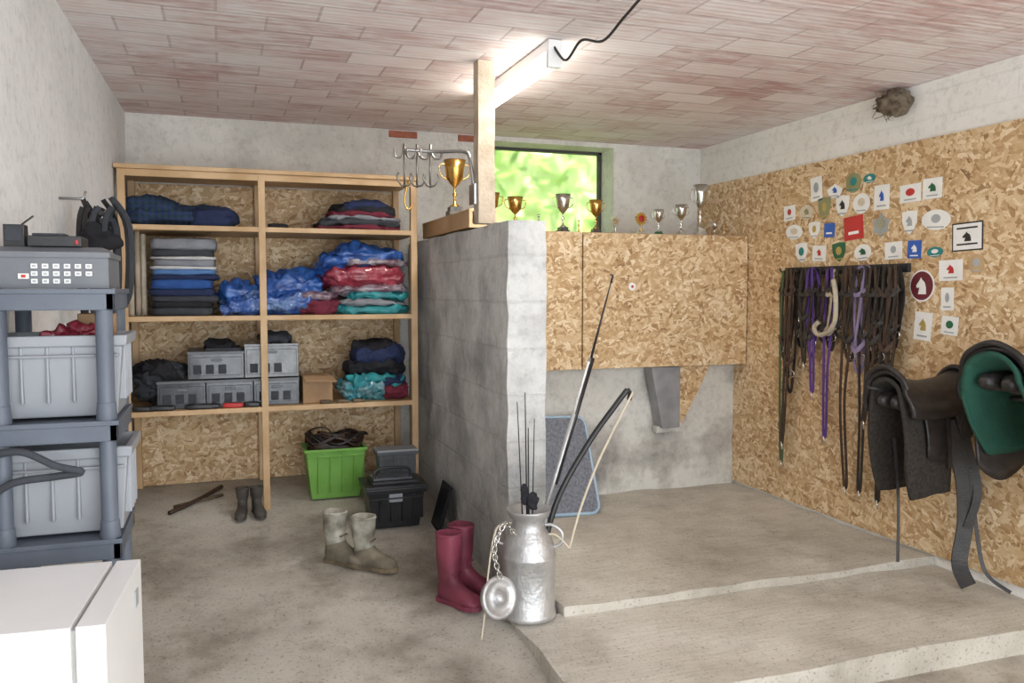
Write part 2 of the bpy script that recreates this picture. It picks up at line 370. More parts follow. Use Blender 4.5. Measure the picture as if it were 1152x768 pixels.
g.prism([(3.06,5.16,.68),(3.12,5.16,.62),(3.12,5.16,.58),(2.90,5.16,.58),(2.90,5.16,.62)],(0,.07,0),mangm)
br=g.build("feed_manger_bracket",.003); br.parent=cab
g=G(); fr=mat("window_frame_dark",(.06,.055,.05),rough=.6)
Y=6.02
g.box((WX0,Y,WZ0),(WX1,Y+.05,WZ0+.04),fr);g.box((WX0,Y,WZ1-.02),(WX1,Y+.05,WZ1),fr);g.box((WX0,Y,WZ0),(WX0+.03,Y+.05,WZ1),fr);g.box((WX1-.02,Y,WZ0),(WX1,Y+.05,WZ1),fr)
glass,nt,b=newmat("window_glass"); b.inputs["Transmission Weight"].default_value=1; b.inputs["Roughness"].default_value=.3; b.inputs["IOR"].default_value=1.05; b.inputs["Base Color"].default_value=(.97,.98,.93,1)
g.box((WX0+.03,Y+.02,WZ0+.04),(WX1-.02,Y+.026,WZ1-.02),glass)
g.build("window_1")
leafs=[mat("leaf_a",(.50,.72,.20),(.30,.50,.10),rough=.6,bump=0),mat("leaf_b",(.82,.88,.50),(.58,.72,.28),rough=.6,bump=0),mat("leaf_c",(.12,.28,.05),(.06,.17,.03),rough=.6,bump=0)]
g=G()
for i in range(2600):
    x=random.uniform(.6,6.5);y=random.uniform(7.4,8.4);z=random.uniform(0,5)
    a=Vector((random.gauss(0,1),random.gauss(0,1),random.gauss(0,1))).normalized(); b_=a.orthogonal().normalized(); s=random.uniform(.07,.14); c=Vector((x,y,z))
    g.add([c-a*s,c+b_*s*.45,c+a*s,c-b_*s*.45],[(0,1,2,3)],random.choice(leafs[:2]+leafs))
g.gbox((.4,8.4,-.5),(6.8,9.0,5),leafs[1],step=.3,amp=.3,fr=1)
g.build("hedge_outside")
g=G(); g.box((-6,6.3,-.6),(12,14,-.3),leafs[0]); g.build("ground_outside")

g=G(); g.gbox((1.195,3.91,1.925),(1.28,3.99,2.713),woodg,step=.1,amp=.003); g.build("wooden_post",.004)
g=G()
g.box((1.395,3.5,2.665),(1.455,4.62,2.712),white)
em=mat("fluorescent_tube_glow",(1,.97,.88),(1,.97,.88),emit=14,bump=0)
g.tube([(1.425,3.52,2.625),(1.425,4.60,2.625)],.032,em,16)
g.box((1.392,3.485,2.59),(1.458,3.52,2.712),white);g.box((1.392,4.60,2.59),(1.458,4.635,2.712),white)
g.build("fluorescent_light",.004)
g=G(); g.tube(sm([(1.42,3.5,2.69),(1.44,3.40,2.60),(1.47,3.3,2.66),(1.50,3.15,2.62),(1.50,2.95,2.66),(1.49,2.7,2.69),(1.52,2.3,2.70)]),.006,black,6); 
g.tube([(1.52,2.3,2.70),(1.52,2.3,2.714)],.012,black,8)
g.build("electric_cable")
g=G(); nestm=mat("mud_nest",(.30,.24,.17),(.14,.10,.065),rough=1,scale=30,bump=1)
g.sell((3.565,3.72,2.64),(.07,.10,.07),nestm,e=.9,amp=.03,fr=18)
for i in range(26):
    a=random.uniform(0,6.3); c=Vector((3.54,3.72+.08*math.cos(a),2.63+.06*math.sin(a))); d=Vector((-.03+random.uniform(-.02,.02),random.gauss(0,.05),random.gauss(0,.04)))
    g.tube([c,c+d],.002,nestm,4)
g.build("swallow_nest")

# ---------------------------------------------------------------- back wooden shelving
g=G(); F0,F1=5.15,5.76
g.box((-.545,F1,.33),(1.16,F1+.02,2.27),osby)
for x in (-.545,.212,1.13):
    zf=.1*(F0-2.5)
    g.box((x,F0,zf),(x+.04,F0+.045,2.28),wood); g.box((x,F1-.045,zf+.06),(x+.04,F1,2.28),wood)
for z in (.865,1.415,1.94): g.box((-.545,F0+.002,z),(1.17,F1,z+.03),wood)
g.box((-.56,F0-.02,2.28),(1.18,F1+.01,2.305),wood)
g.box((-.545,F0+.002,2.24),(1.17,F0+.03,2.28),wood)
g.build("wooden_shelving_unit",.003)
def fold(name,x0,x1,z0,layers,y0=5.22,y1=5.62,amp=.006,seed=1):
    g=G(); z=z0; r=random.Random(seed)
    for m,h in layers:
        dx=r.uniform(-.012,.012); hx=(x1-x0)/2+r.uniform(-.015,.01)
        g.sell(((x0+x1)/2+dx,(y0+y1)/2+r.uniform(-.01,.01),z+h/2),(hx,(y1-y0)/2,h/2*1.3),m,e=.28,e2=.4,amp=amp,fr=9,seed=seed+z*10,nu=60,nv=16)
        z+=h
    g.build(name)
tart=newmat("tartan_wool"); tm,nt,b=tart
tc=nt.nodes.new("ShaderNodeTexCoord"); out=[]
for d in ('X','Z'):
    w=nt.nodes.new("ShaderNodeTexWave"); w.bands_direction=d; w.inputs["Scale"].default_value=9; w.inputs["Distortion"].default_value=2.5; nt.links.new(tc.outputs["Object"],w.inputs["Vector"]); out.append(w.outputs["Fac"])
c1=mixc(nt,out[0],(.015,.025,.09),(.02,.06,.05)); c2=mixc(nt,math_node(nt,'MULTIPLY',out[1],.6),c1,(.03,.045,.14)); nt.links.new(c2,b.inputs["Base Color"]); b.inputs["Roughness"].default_value=.95
g=G()
g.sell((-.22,5.40,2.03),(.31,.19,.065),tm,e=.5,e2=.7,amp=.03,fr=6,seed=3,cr=.8)
g.sell((-.38,5.38,2.07),(.15,.16,.07),tm,e=.5,e2=.7,amp=.03,fr=6,seed=8,cr=.8)
g.sell((-.04,5.36,2.03),(.14,.16,.06),navy,e=.5,e2=.7,amp=.03,fr=6,seed=9,cr=.8)
g.build("tartan_horse_rug")
g=G(); g.sell((.33,5.24,1.985),(.06,.03,.015),blackc,e=.6,amp=.005,fr=20); g.build("black_strap_roll")
g=G()
for i,(m,z,h,w) in enumerate([(maroon,1.97,.04,.27),(dgrey,2.0,.045,.27),(greyc,2.035,.03,.25),(maroon,2.055,.035,.22),(blackc,2.075,.07,.2),(navy,2.10,.05,.15)]):
    g.sell((.82+.01*i,5.38,z+h/2),(w,.18,h/2*1.3),m,e=.5,e2=.75,amp=.022,fr=8,seed=i+20,cr=.8,sag=.5)
g.build("folded_stable_rug")
fold("folded_saddle_pads",-.40,-.03,1.447,[(dgrey,.045),(blackc,.035),(dgrey,.035),(navy,.04),(blue,.055),(navy,.03),(lblue,.03),(whitec,.02),(greyc,.04),(whitec,.014),(dgrey,.045),(greyc,.06)],seed=4)
g=G()
g.sell((.10,5.42,1.55),(.12,.18,.085),royal,e=.7,e2=.8,amp=.04,fr=8,seed=2,cr=1)
g.sell((.40,5.42,1.62),(.20,.18,.095),royal,e=.7,e2=.8,amp=.04,fr=8,seed=5,cr=1)
g.sell((.34,5.36,1.52),(.25,.18,.07),wrapb,e=.6,e2=.8,amp=.035,fr=9,seed=6,cr=1)
g.sell((.11,5.33,1.505),(.12,.15,.06),wrapb,e=.6,e2=.8,amp=.035,fr=9,seed=7,cr=1)
g.build("wrapped_blue_rug")
g=G()
g.sell((.88,5.42,1.81),(.25,.18,.07),royal,e=.6,e2=.8,amp=.035,fr=8,seed=12,cr=1)
g.sell((.94,5.38,1.765),(.20,.17,.025),plasw,e=.6,e2=.8,amp=.02,fr=10,seed=26,cr=1)
g.sell((.67,5.40,1.76),(.10,.16,.06),royal,e=.6,e2=.8,amp=.03,fr=8,seed=13,cr=1)
g.sell((.86,5.40,1.68),(.26,.19,.07),redc,e=.5,e2=.7,amp=.03,fr=8,seed=14,cr=1)
g.sell((.88,5.38,1.60),(.25,.19,.03),plasw,e=.5,e2=.7,amp=.02,fr=10,seed=15,cr=1)
g.sell((.94,5.38,1.56),(.20,.19,.035),teal,e=.5,e2=.7,amp=.025,fr=10,seed=16,cr=1)
g.sell((.90,5.37,1.515),(.22,.19,.022),greyc,e=.5,e2=.7,amp=.02,fr=10,seed=17,cr=1)
g.sell((.90,5.36,1.475),(.24,.19,.035),teal,e=.5,e2=.7,amp=.018,fr=10,seed=18,cr=1)
g.sell((.56,5.33,1.50),(.14,.14,.05),maroon,e=.6,e2=.7,amp=.025,fr=10,seed=19,cr=1)
g.sell((.56,5.33,1.56),(.13,.14,.025),plasw,e=.6,e2=.7,amp=.02,fr=10,seed=21,cr=1)
g.build("pile_of_rugs")
g=G()
g.sell((-.36,5.42,1.02),(.13,.16,.12),dgrey,e=.8,amp=.05,fr=9,seed=30,cr=.8)
g.sell((-.37,5.38,1.11),(.12,.13,.06),blackc,e=.8,amp=.05,fr=9,seed=31,cr=.8)
g.sell((-.27,5.36,1.12),(.05,.08,.05),dgrey,e=.8,amp=.03,fr=12,seed=32,cr=.8)
g.build("stuffed_tack_bag")
g=G()
for r_,(xs0,z0) in enumerate([(-.37,.897),(-.20,1.068)]):
    x=xs0; w=.27 if r_==0 else .32
    while x<.40:
        x1=min(x+w,.445); mm=smoke2 if (r_ and x>.05) else smoke
        zt=z0+(.20 if (r_ and x>.05) else .16)
        g.box((x,5.22,z0),(x1-.004,5.6,zt),mm)
        g.box((x+.012,5.212,z0+.02),(x1-.016,5.22,zt-.03),mm)
        g.box((x-.003,5.21,zt-.012),(x1-.001,5.6,zt+.004),smoke2 if mm is smoke2 else toolg)
        for q in range(3): g.box((x+.03+.07*q,5.208,z0+.03),(x+.075+.07*q,5.213,z0+.085),dgrey)
        c=(x+x1)/2; g.box((c-.03,5.205,zt-.055),(c+.03,5.215,zt-.04),toolg)
        x=x1
g.build("stacked_storage_drawers",.005)
g=G(); g.box((-.10,5.25,1.233),(.10,5.5,1.248),dgrey); g.sell((-.02,5.38,1.262),(.09,.1,.03),blackc,e=.6,amp=.02,fr=12,cr=.8); g.sell((.30,5.38,1.30),(.10,.1,.03),dgrey,e=.6,amp=.02,fr=12,seed=4,cr=.8); g.build("grooming_cloths")
g=G(); g.box((.46,5.22,.897),(.64,5.45,1.06),card); g.prism([(.46,5.22,1.06),(.64,5.22,1.06),(.66,5.14,1.03),(.47,5.14,1.04)],(0,0,.004),card); g.build("cardboard_box",.003)
g=G()
g.sell((.94,5.40,1.18),(.17,.16,.06),navy,e=.6,e2=.8,amp=.04,fr=9,seed=40,cr=1)
g.sell((.92,5.40,1.235),(.13,.13,.03),blackc,e=.6,amp=.03,fr=9,seed=41,cr=1)
g.sell((.93,5.38,1.10),(.18,.16,.05),blackc,e=.6,e2=.8,amp=.04,fr=9,seed=42,cr=1)
g.sell((.92,5.34,1.02),(.18,.15,.045),teal,e=.6,e2=.8,amp=.04,fr=10,seed=43,cr=1)
g.sell((.84,5.31,.96),(.15,.13,.06),mat("teal_in_clear_wrap",(.35,.50,.55),(.03,.22,.27),rough=.2,scale=11,bump=1,bscale=35,coat=.8,lo=.45,hi=.72),e=.6,e2=.8,amp=.04,fr=10,seed=44,cr=1)
g.sell((1.04,5.33,.955),(.08,.14,.06),maroon,e=.5,e2=.8,amp=.02,fr=10,seed=45,cr=1)
g.sell((1.02,5.33,1.01),(.09,.14,.04),navy,e=.5,e2=.8,amp=.02,fr=10,seed=46,cr=1)
g.build("heap_of_saddle_cloths")
g=G()
for x,l,m,rz in ((-.35,.16,black,.05),(-.12,.2,black,-.04),(.05,.12,red,.1),(.16,.10,black,0),(-.45,.1,black,.2)):
    g.sell((x,5.185,.91),(l/2,.018,.015),m,e=.5,amp=.004,fr=30,M=None)
for x in (.60,.70,.80): g.sell((x,5.19,.905),(.04,.02,.011),solem,e=.6,amp=.004,fr=30)
g.build("hand_tools")
g=G()
for i,(x,h,m) in enumerate(((-.50,.52,cream),(-.465,.50,woodg),(-.435,.48,cream))):
    g.tube([(x,5.3+.02*i,1.447),(x,5.32+.02*i,1.447+h)],.016,m,10)
g.build("bandage_rolls")

def bin_(g,x0,x1,y0,y1,z0,z1,m,tp=.03,rim=.02,ribs=True,th=.008):
    def rect(i,z,o=0): 
        t=tp*(1-(z-z0)/(z1-z0)); return [(x0+t-o,y0+t-o,z),(x1-t+o,y0+t-o,z),(x1-t+o,y1-t+o,z),(x0+t-o,y1-t+o,z)]
    rs=[rect(0,z0),rect(0,z1-rim),rect(0,z1-rim,.012),rect(0,z1,.012),rect(0,z1,-th),rect(0,z0+.01,-th)]
    g.rings(rs,m,smooth=False)
    if ribs:
        for i in range(1,5):
            x=x0+(x1-x0)*i/5; g.box((x-.004,y0-.006+tp*.2,z0+.04),(x+.004,y0+.02,z1-rim),m)
            y=y0+(y1-y0)*i/5; g.box((x1-.02,y-.004,z0+.04),(x1+.006-tp*.2,y+.004,z1-rim),m)
        g.box((x0+.01,y0-.01,z1-rim-.03),(x1-.01,y0+.015,z1-rim-.022),m)
g=G(); zf=.285
bin_(g,.47,.84,5.20,5.48,zf,zf+.32,greenp,tp=.035); g.build("green_storage_crate",.004)
g=G()
for i in range(9):
    r=random.Random(i); cx=.65+r.uniform(-.06,.06); cy=5.33; pts=[(cx+.15*math.cos(a)*r.uniform(.7,1.1),cy+.1*math.sin(a),.63+.05*r.random()+.035*math.sin(2*a+i)) for a in [k*pi/4 for k in range(8)]]
    g.strap(sm(pts+[pts[0]],5),.022,.008,random.choice([brownl,leather,leather]),hint=(0,0,1))
g.sell((.65,5.34,.60),(.15,.10,.03),brownl,e=.7,amp=.03,fr=14)
g.build("tangled_leather_tack")
g=G(); bin_(g,.885,1.12,5.0,5.13,.262,.60,mat("dark_grey_bin",(.12,.13,.14)),tp=.02); g.box((.875,4.99,.60),(1.13,5.14,.615),greyp); g.build("grey_lidded_box",.004)
g=G()
bin_(g,.76,1.09,4.64,4.9,.225,.46,black,tp=.03,rim=.03); g.box((.745,4.625,.46),(1.105,4.915,.478),black); g.box((.79,4.67,.478),(1.06,4.87,.495),black)
g.box((.80,4.70,.495),(1.03,4.84,.51),smoke); g.tube(sm([(.82,4.77,.495),(.84,4.77,.55),(1.01,4.77,.55),(1.03,4.77,.495)],5),.009,black,6); g.box((.88,4.64,.38),(.96,4.652,.43),greyp)
g.build("black_toolbox",.006)
g=G(); M=T(1.14,4.50,.212,ry=.28); g.box((0,0,0),(.008,.22,.27),blackc,M=M); g.box((.0,.02,.02),(-.004,.2,.25),black,M=M); g.build("black_rubber_mat",.003)
g=G()
g.tube(sm([(-.32,5.2,.285),(-.15,5.4,.31),(-.03,5.62,.325)]),.014,brownl,8); g.tube([(-.30,5.32,.29),(-.02,5.45,.31)],.010,solem,8)
g.build("wooden_sticks")

def boot(g,x,y,z,yaw,h,m,sm_,s=1.0,M0=None,w=1.0,foot=None,L=1.0):
    M=T(x,y,z,rz=yaw,s=s)
    def lx(v): return v if v<.08 else .08+(v-.08)*L
    def ring(f,b,wd,n=20,p=.8):
        f=Vector((lx(f[0]),0,f[1]));b=Vector((lx(b[0]),0,b[1]));c=(f+b)/2;a=(f-b)/2
        out=[]
        for j in range(n):
            t=2*pi*j/n; cx=math.copysign(abs(math.cos(t))**p,math.cos(t)); sy=math.copysign(abs(math.sin(t))**p,math.sin(t))
            out.append(c+a*cx+Vector((0,wd*w*sy,0)))
        return out
    hh=h/s
    R=[ring((.052,hh-.03),(-.05,hh-.03),.042),ring((.058,hh),(-.056,hh),.050),ring((.063,hh),(-.061,hh),.054),ring((.062,hh-.02),(-.060,hh-.02),.053),ring((.058,hh*.65),(-.060,hh*.65),.050),
       ring((.050,.14),(-.050,.13),.042),ring((.055,.122),(-.052,.09),.040)]
    R2=[ring((.055,.122),(-.052,.09),.040),ring((.068,.108),(-.058,.045),.040),ring((.085,.098),(-.055,.012),.040),ring((.11,.085),(.0,.010),.042),ring((.145,.072),(.09,.010),.048),ring((.18,.060),(.15,.010),.048),ring((.208,.042),(.19,.010),.038),ring((.218,.026),(.212,.014),.018)]
    g.rings(R,m,M=M,cap0=True,cap1=False); g.rings(R2,foot or m,M=M,cap0=False)
    out=[(-.062,-.02),(-.05,-.036),(.0,-.036),(.05,-.036),(.11,-.045),(.16,-.049),(.2,-.036),(.224,-.012),(.224,.012),(.2,.036),(.16,.049),(.11,.045),(.05,.036),(0,.036),(-.05,.036),(-.062,.02)]
    g.prism([(lx(a),b*w,.0) for a,b in out],(0,0,.022),sm_,M=M)
    g.tube([((.064*math.cos(t)),(.055*math.sin(t)*w),hh-.008) for t in [2*pi*k/20 for k in range(20)]],.005,m,6,closed=True,M=M)
    g.tube([(.052*1.0,yy,.15) for yy in (-.03,0,.03)],.004,sm_,6,M=M)
oldol=mat("muddy_olive_foot",(.20,.17,.12),(.10,.085,.06),rough=.75,scale=14)
g=G(); boot(g,.53,4.30,.180,-.75,.275,olive,solem,s=1,foot=oldol,L=.75); boot(g,.66,4.19,.169,-.62,.275,olive,solem,s=1,foot=oldol,L=.75); g.build("rubber_boots")
g=G(); boot(g,.985,3.72,.122,-1.0,.335,burg,burg,L=.8); boot(g,1.075,3.82,.133,-.8,.33,burg,burg,L=.8); g.build("rubber_boots.001")
g=G(); boot(g,.09,5.12,.263,-1.7,.16,darkr,darkr,s=.7); boot(g,.17,5.12,.263,-1.4,.16,darkr,darkr,s=.7); g.build("rubber_boots.002")

CX,CY,CZ=1.29,3.455,.12
g=G()
prof=[(0,0),(.118,0),(.126,.006),(.126,.022),(.120,.03),(.121,.27),(.124,.275),(.124,.285),(.120,.29),(.117,.32),(.104,.36),(.082,.395),(.074,.41),(.072,.445),(.084,.455),(.098,.475),(.101,.485),(.101,.492),(.095,.490),(.070,.455),(.066,.42),(.06,.40),(0,.12)]
g.lathe(prof,alu,c=(CX,CY,CZ),n=40)
for sgn in (-1,1):
    a=.5
    ex=Vector((math.cos(a),math.sin(a)*-1,0))*sgn
    c=Vector((CX,CY,CZ))
    g.tube(sm([c+ex*.116+Vector((0,0,.32)),c+ex*.150+Vector((0,0,.34)),c+ex*.15+Vector((0,0,.39)),c+ex*.11+Vector((0,0,.42)),c+ex*.073+Vector((0,0,.42))],6),.008,alu,8)
g.build("milk_can")
g=G()
Ml=T(1.10,3.325,.27,rz=.35,rx=pi/2-.25,s=1)
g.lathe([(0,0),(.088,0),(.092,.006),(.092,.016),(.075,.018),(.070,.008),(.03,.010),(.028,.03),(0,.032)],alu,n=36,M=Ml)
g.lathe([(.070,-.03),(.074,-.03),(.078,0),(.070,0)],alu,n=36,M=Ml)
pts=sm([(1.19,3.37,.53),(1.14,3.35,.58),(1.09,3.33,.50),(1.09,3.325,.43),(1.11,3.32,.355)],8)
for i in range(0,len(pts)-1,2):
    c=pts[i]; d=(pts[i+1]-pts[i]).normalized(); e=d.cross(Vector((0,1,0))) if i%4 else Vector((0,1,0)); e.normalize()
    g.tube([c+d*.017*math.cos(t)+e*.010*math.sin(t) for t in [k*pi/5 for k in range(10)]],.0032,silver,5,closed=True)
g.tube(sm([(1.17,3.37,.58),(1.10,3.35,.56),(1.06,3.33,.40),(1.04,3.32,.22),(1.02,3.31,.10)],6),.004,cream,6)
g.build("milk_can_lid")
g=G(); g.tube([(1.28,3.50,.25),(1.62,3.52,1.26)],.012,alu,10); g.tube([(1.44,3.51,.70),(1.63,3.52,1.28)],.014,black,10); g.tube([(1.62,3.52,1.26),(1.735,3.52,1.67)],[.007,.003],black,8)
g.tube([(1.725,3.52,1.63),(1.735,3.52,1.665),(1.722,3.52,1.67)],.005,black,6)
g.build("telescopic_pole")
g=G(); g.tube(sm([(1.32,3.44,.26),(1.42,3.45,.62),(1.58,3.46,.88),(1.73,3.47,1.06),(1.79,3.47,1.13)]),.014,black,8); g.tube(sm([(1.79,3.47,1.13),(1.805,3.47,1.11),(1.80,3.47,1.08)],5),.012,black,8); g.build("lunge_whip")
g=G(); g.tube(sm([(1.45,3.36,.44),(1.52,3.40,.60),(1.62,3.43,.80),(1.74,3.45,1.0),(1.81,3.45,1.12)]),.006,cream,6); g.tube(sm([(1.45,3.36,.44),(1.39,3.40,.50),(1.33,3.45,.46)],5),.005,cream,6); g.build("bamboo_whip")
g=G()
for dx,h,r in ((-.035,.98,.003),(-.01,1.02,.0035),(.0,.86,.004),(.02,.9,.003)):
    g.tube([(1.29+dx*.5,3.45,.27),(1.285+dx*1.5,3.45,CZ+h)],[r*1.5,r*.6],black,6)
g.sell((1.265,3.44,.68),(.02,.008,.05),blackc,e=1,amp=.01,fr=30); g.sell((1.30,3.43,.65),(.025,.01,.04),blackc,e=1,amp=.01,fr=30,seed=3)
g.build("riding_crops")
g=G(); padm=mat("grey_speckled_felt",(.24,.25,.28),(.14,.15,.18),rough=.95,scale=60,bump=.4)
edge=mat("pale_blue_edge",(.38,.52,.64),(.30,.42,.54),rough=.5,bump=.05)
def rr(w,h,r,n=6):
    o=[]
    for cx,cy,a0 in ((w/2-r,h/2-r,0),(-w/2+r,h/2-r,pi/2),(-w/2+r,-h/2+r,pi),(w/2-r,-h/2+r,1.5*pi)):
        for k in range(n+1):
            a=a0+pi/2*k/n; o.append((cx+r*math.cos(a),cy+r*math.sin(a)))
    return o
M=T(2.08,4.80,.165,rz=.0,rx=-.50,ry=.04)
o=[(a,0,b+.33) for a,b in rr(.42,.66,.06)]
g.prism([tuple(p) for p in o],(0,.02,0),padm,M=M); g.tube([Vector(p)+Vector((0,.01,0)) for p in o],.013,edge,8,closed=True,M=M)
g.build("padded_folding_seat")

# trophies
def trophy(name,x,y,z,h,cup,base,wide=1.0,handles=True,style=0,lid=False,disc=None):
    g=G(); b=h*.16; w=h*.20*wide
    g.box((x-w*.75,y-w*.75,z),(x+w*.75,y+w*.75,z+b*.55),base); g.box((x-w*.6,y-w*.6,z+b*.55),(x+w*.6,y+w*.6,z+b),base)
    H=h-b
    pr=[(0,0),(w*.55,0),(w*.5,.03*H),(w*.16,.08*H),(w*.12,.22*H),(w*.28,.27*H),(w*.12,.32*H),(w*.12,.42*H),(w*.5,.50*H),(w*.85,.62*H),(w*.95,.80*H),(w*1.12,1.0*H),(w*1.02,1.0*H),(w*.85,.8*H),(w*.6,.6*H),(0,.52*H)]
    if style==1: pr=[(0,0),(w*.5,0),(w*.3,.1*H),(w*.2,.3*H),(w*.2,.5*H),(w*.5,.55*H),(w*.2,.6*H),(w*.15,.8*H),(w*.35,.85*H),(w*.3,.95*H),(0,H)]
    if style==2: pr=[(0,0),(w*.5,0),(w*.12,.1*H),(w*.12,.25*H),(w*.3,.3*H)]
    g.lathe(pr,cup,c=(x,y,z+b),n=22)
    if style==2:
        pts=[]
        for k in range(24):
            rad=w*(1.05 if k%2 else .82); pts.append((x+rad*math.cos(k*pi/12),y,z+b+.3*H+w*.95+rad*math.sin(k*pi/12)))
        g.prism(pts,(0,.012,0),cup)
        g.lathe([(0,0),(w*.5,0),(w*.5,.004),(0,.004)],disc or goldi,M=T(x,y,z+b+.3*H+w*.95,rx=pi/2),n=20)
    elif handles and style==0:
        for s_ in (-1,1): g.tube(sm([(x+s_*w*.95,y,z+b+.9*H),(x+s_*w*1.55,y,z+b+.88*H),(x+s_*w*1.45,y,z+b+.68*H),(x+s_*w*.75,y,z+b+.58*H)],5),w*.07,cup,6)
    g.build(name)
zl=1.986
tlist=[(1.56,.10,silver,marble,1,0,None),(1.72,.26,gold,marble,1,0,None),(1.89,.24,gold,marble,1,0,None),(2.06,.13,silver,marblel,1,1,None),(2.24,.27,silver,marble,.9,0,None),(2.36,.10,gold,marblel,1,1,None),(2.49,.24,gold,marble,.9,0,None),(2.645,.15,silver,marblel,1.2,2,tan),(2.85,.19,gold,marblel,1.2,2,red),(2.99,.19,chrome,dkgreen,.9,0,None),(3.175,.23,silver,marblel,.9,0,None),(3.335,.38,silver,marblel,.62,0,None),(3.46,.11,silver,marblel,.9,0,None),(3.54,.10,gold,marble,.9,1,None)]
for x,h,c,bs,w,st,dc in tlist: trophy("trophy_cup",x,5.33,zl,h,c,bs,wide=w,style=st,disc=dc)
g=G(); g.gbox((1.262,4.30,1.935),(1.42,5.4,1.955),wood,step=.2,amp=.002); g.gbox((1.262,4.30,1.955),(1.28,5.40,2.02),wood,step=.2,amp=.003); g.box((1.40,4.3,1.955),(1.42,5.4,2.02),wood); g.box((1.262,4.3,2.02),(1.42,5.4,2.035),wood); g.build("plank_box",.003)
trophy("gold_trophy_cup",1.32,4.80,2.036,.33,gold,marble,wide=.9)

g=G()
g.tube(sm([(1.20,3.985,2.05),(1.18,4.0,2.24),(1.16,4.05,2.29),(1.05,4.15,2.30),(.88,4.2,2.31)],6),.009,steel,8)
g.box((1.18,3.93,2.02),(1.192,4.02,2.12),steel)
for i,(x,yy) in enumerate(((.89,4.2),(.955,4.2),(1.02,4.18))):
    g.tube([(x,yy,2.34),(x,yy,2.12)],.006,dsteel,6)
    for q in (-1,1): g.tube(sm([(x,yy,2.13),(x+q*.02,yy-.01,2.13),(x+q*.04,yy-.02,2.16),(x+q*.035,yy-.02,2.19)],5),.005,dsteel,6)
    for q in (-1,1): g.tube(sm([(x,yy,2.31),(x+q*.02,yy-.01,2.27),(x+q*.05,yy-.02,2.27),(x+q*.055,yy-.02,2.31)],5),.005,dsteel,6)
g.tube(sm([(.91,4.2,2.15),(.89,4.2,2.06),(.905,4.2,2.01),(.93,4.2,2.03)],5),.006,gold,6)
g.build("tack_cleaning_hook")

# ---------------------------------------------------------------- plastic shelving left
g=G(); X0,X1,Y0,Y1=-.59,-.275,2.45,2.81
for z in (1.6,1.245,.92,.57,.2):
    zt=z; h=.055
    g.box((X0,Y0,zt-h),(X1,Y0+.02,zt),shelfp);g.box((X0,Y1-.02,zt-h),(X1,Y1,zt),shelfp);g.box((X0,Y0,zt-h),(X0+.02,Y1,zt),shelfp);g.box((X1-.02,Y0,zt-h),(X1,Y1,zt),shelfp)
    g.box((X0,Y0,zt-.012),(X1,Y1,zt-.004),shelfp)
    g.box((X0,Y0-.004,zt-.012),(X1+.004,Y0,zt+.002),shelfp); g.box((X1,Y0,zt-.012),(X1+.004,Y1,zt+.002),shelfp)
for x in (X0+.035,X1-.028):
    for y in (Y0+.025,Y1-.03):
        zf=fz(0,y)+.002
        g.cyl((x,y,zf),(x,y,1.56),.022,shelfp,16)
        for zj in (.2,.57,.92,1.245): g.lathe([(0,0),(.027,0),(.024,.05),(0,.05)],shelfp,c=(x,y,zj),n=16)
g.build("plastic_shelving_unit",.004)
g=G(); bin_(g,-.575,-.262,2.515,2.76,1.250,1.475,greyp,tp=.02,rim=.03); g.build("grey_storage_bin",.004)
g=G(); bin_(g,-.575,-.257,2.515,2.76,.925,1.165,greyp,tp=.02,rim=.03); g.build("grey_storage_bin.001",.004)
g=G(); g.sell((-.42,2.63,1.44),(.07,.05,.045),redc,e=.8,amp=.03,fr=14,cr=.8); g.sell((-.37,2.66,1.46),(.05,.04,.03),redc,e=.8,amp=.03,fr=16,seed=3,cr=.8); g.build("pink_cloth")
g=G(); g.box((-.40,2.69,1.262),(-.30,2.74,1.53),card); g.build("brown_carton",.004)
g=G(); g.tube(sm([(-.585,2.43,1.17),(-.50,2.42,1.18),(-.42,2.41,1.14),(-.36,2.41,1.12),(-.42,2.42,1.11),(-.52,2.42,1.10),(-.58,2.42,1.06)]),.010,dgrey,8); g.build("rubber_hose")
g=G()
g.box((-.585,2.49,1.603),(-.29,2.74,1.685),toolg); g.box((-.588,2.485,1.685),(-.285,2.745,1.70),toolg); g.prism([(-.585,2.5,1.70),(-.29,2.5,1.70),(-.31,2.54,1.715),(-.57,2.54,1.715)],(0,.18,0),toolg)
for i in range(6):
    for j in range(3):
        if j==2 and i>3: continue
        x=-.475+i*.026; z=1.668-j*.020
        g.box((x,2.484,z-.012),(x+.015,2.4895,z),whitep)
        g.box((x+.003,2.4832,z-.009),(x+.012,2.484,z-.003),greyi)
g.box((-.505,2.4835,1.628),(-.48,2.4895,1.642),whitep); g.box((-.498,2.4825,1.631),(-.487,2.484,1.639),red)
g.build("toolbox",.004)
g=G(); g.box((-.55,2.55,1.715),(-.50,2.60,1.775),black); g.box((-.545,2.546,1.73),(-.505,2.55,1.77),dgrey); g.tube([(-.51,2.57,1.775),(-.48,2.57,1.80)],.003,black,6); g.build("portable_radio",.004)
g=G(); g.box((-.49,2.53,1.716),(-.36,2.66,1.745),black); g.box((-.48,2.54,1.745),(-.40,2.6,1.752),dgrey); g.box((-.375,2.527,1.722),(-.367,2.531,1.735),red); g.build("battery_charger",.004)
g=G(); 
g.tube([(-.585,3.6,1.95),(-.50,3.6,1.95),(-.49,3.6,1.98)],.006,steel,6)
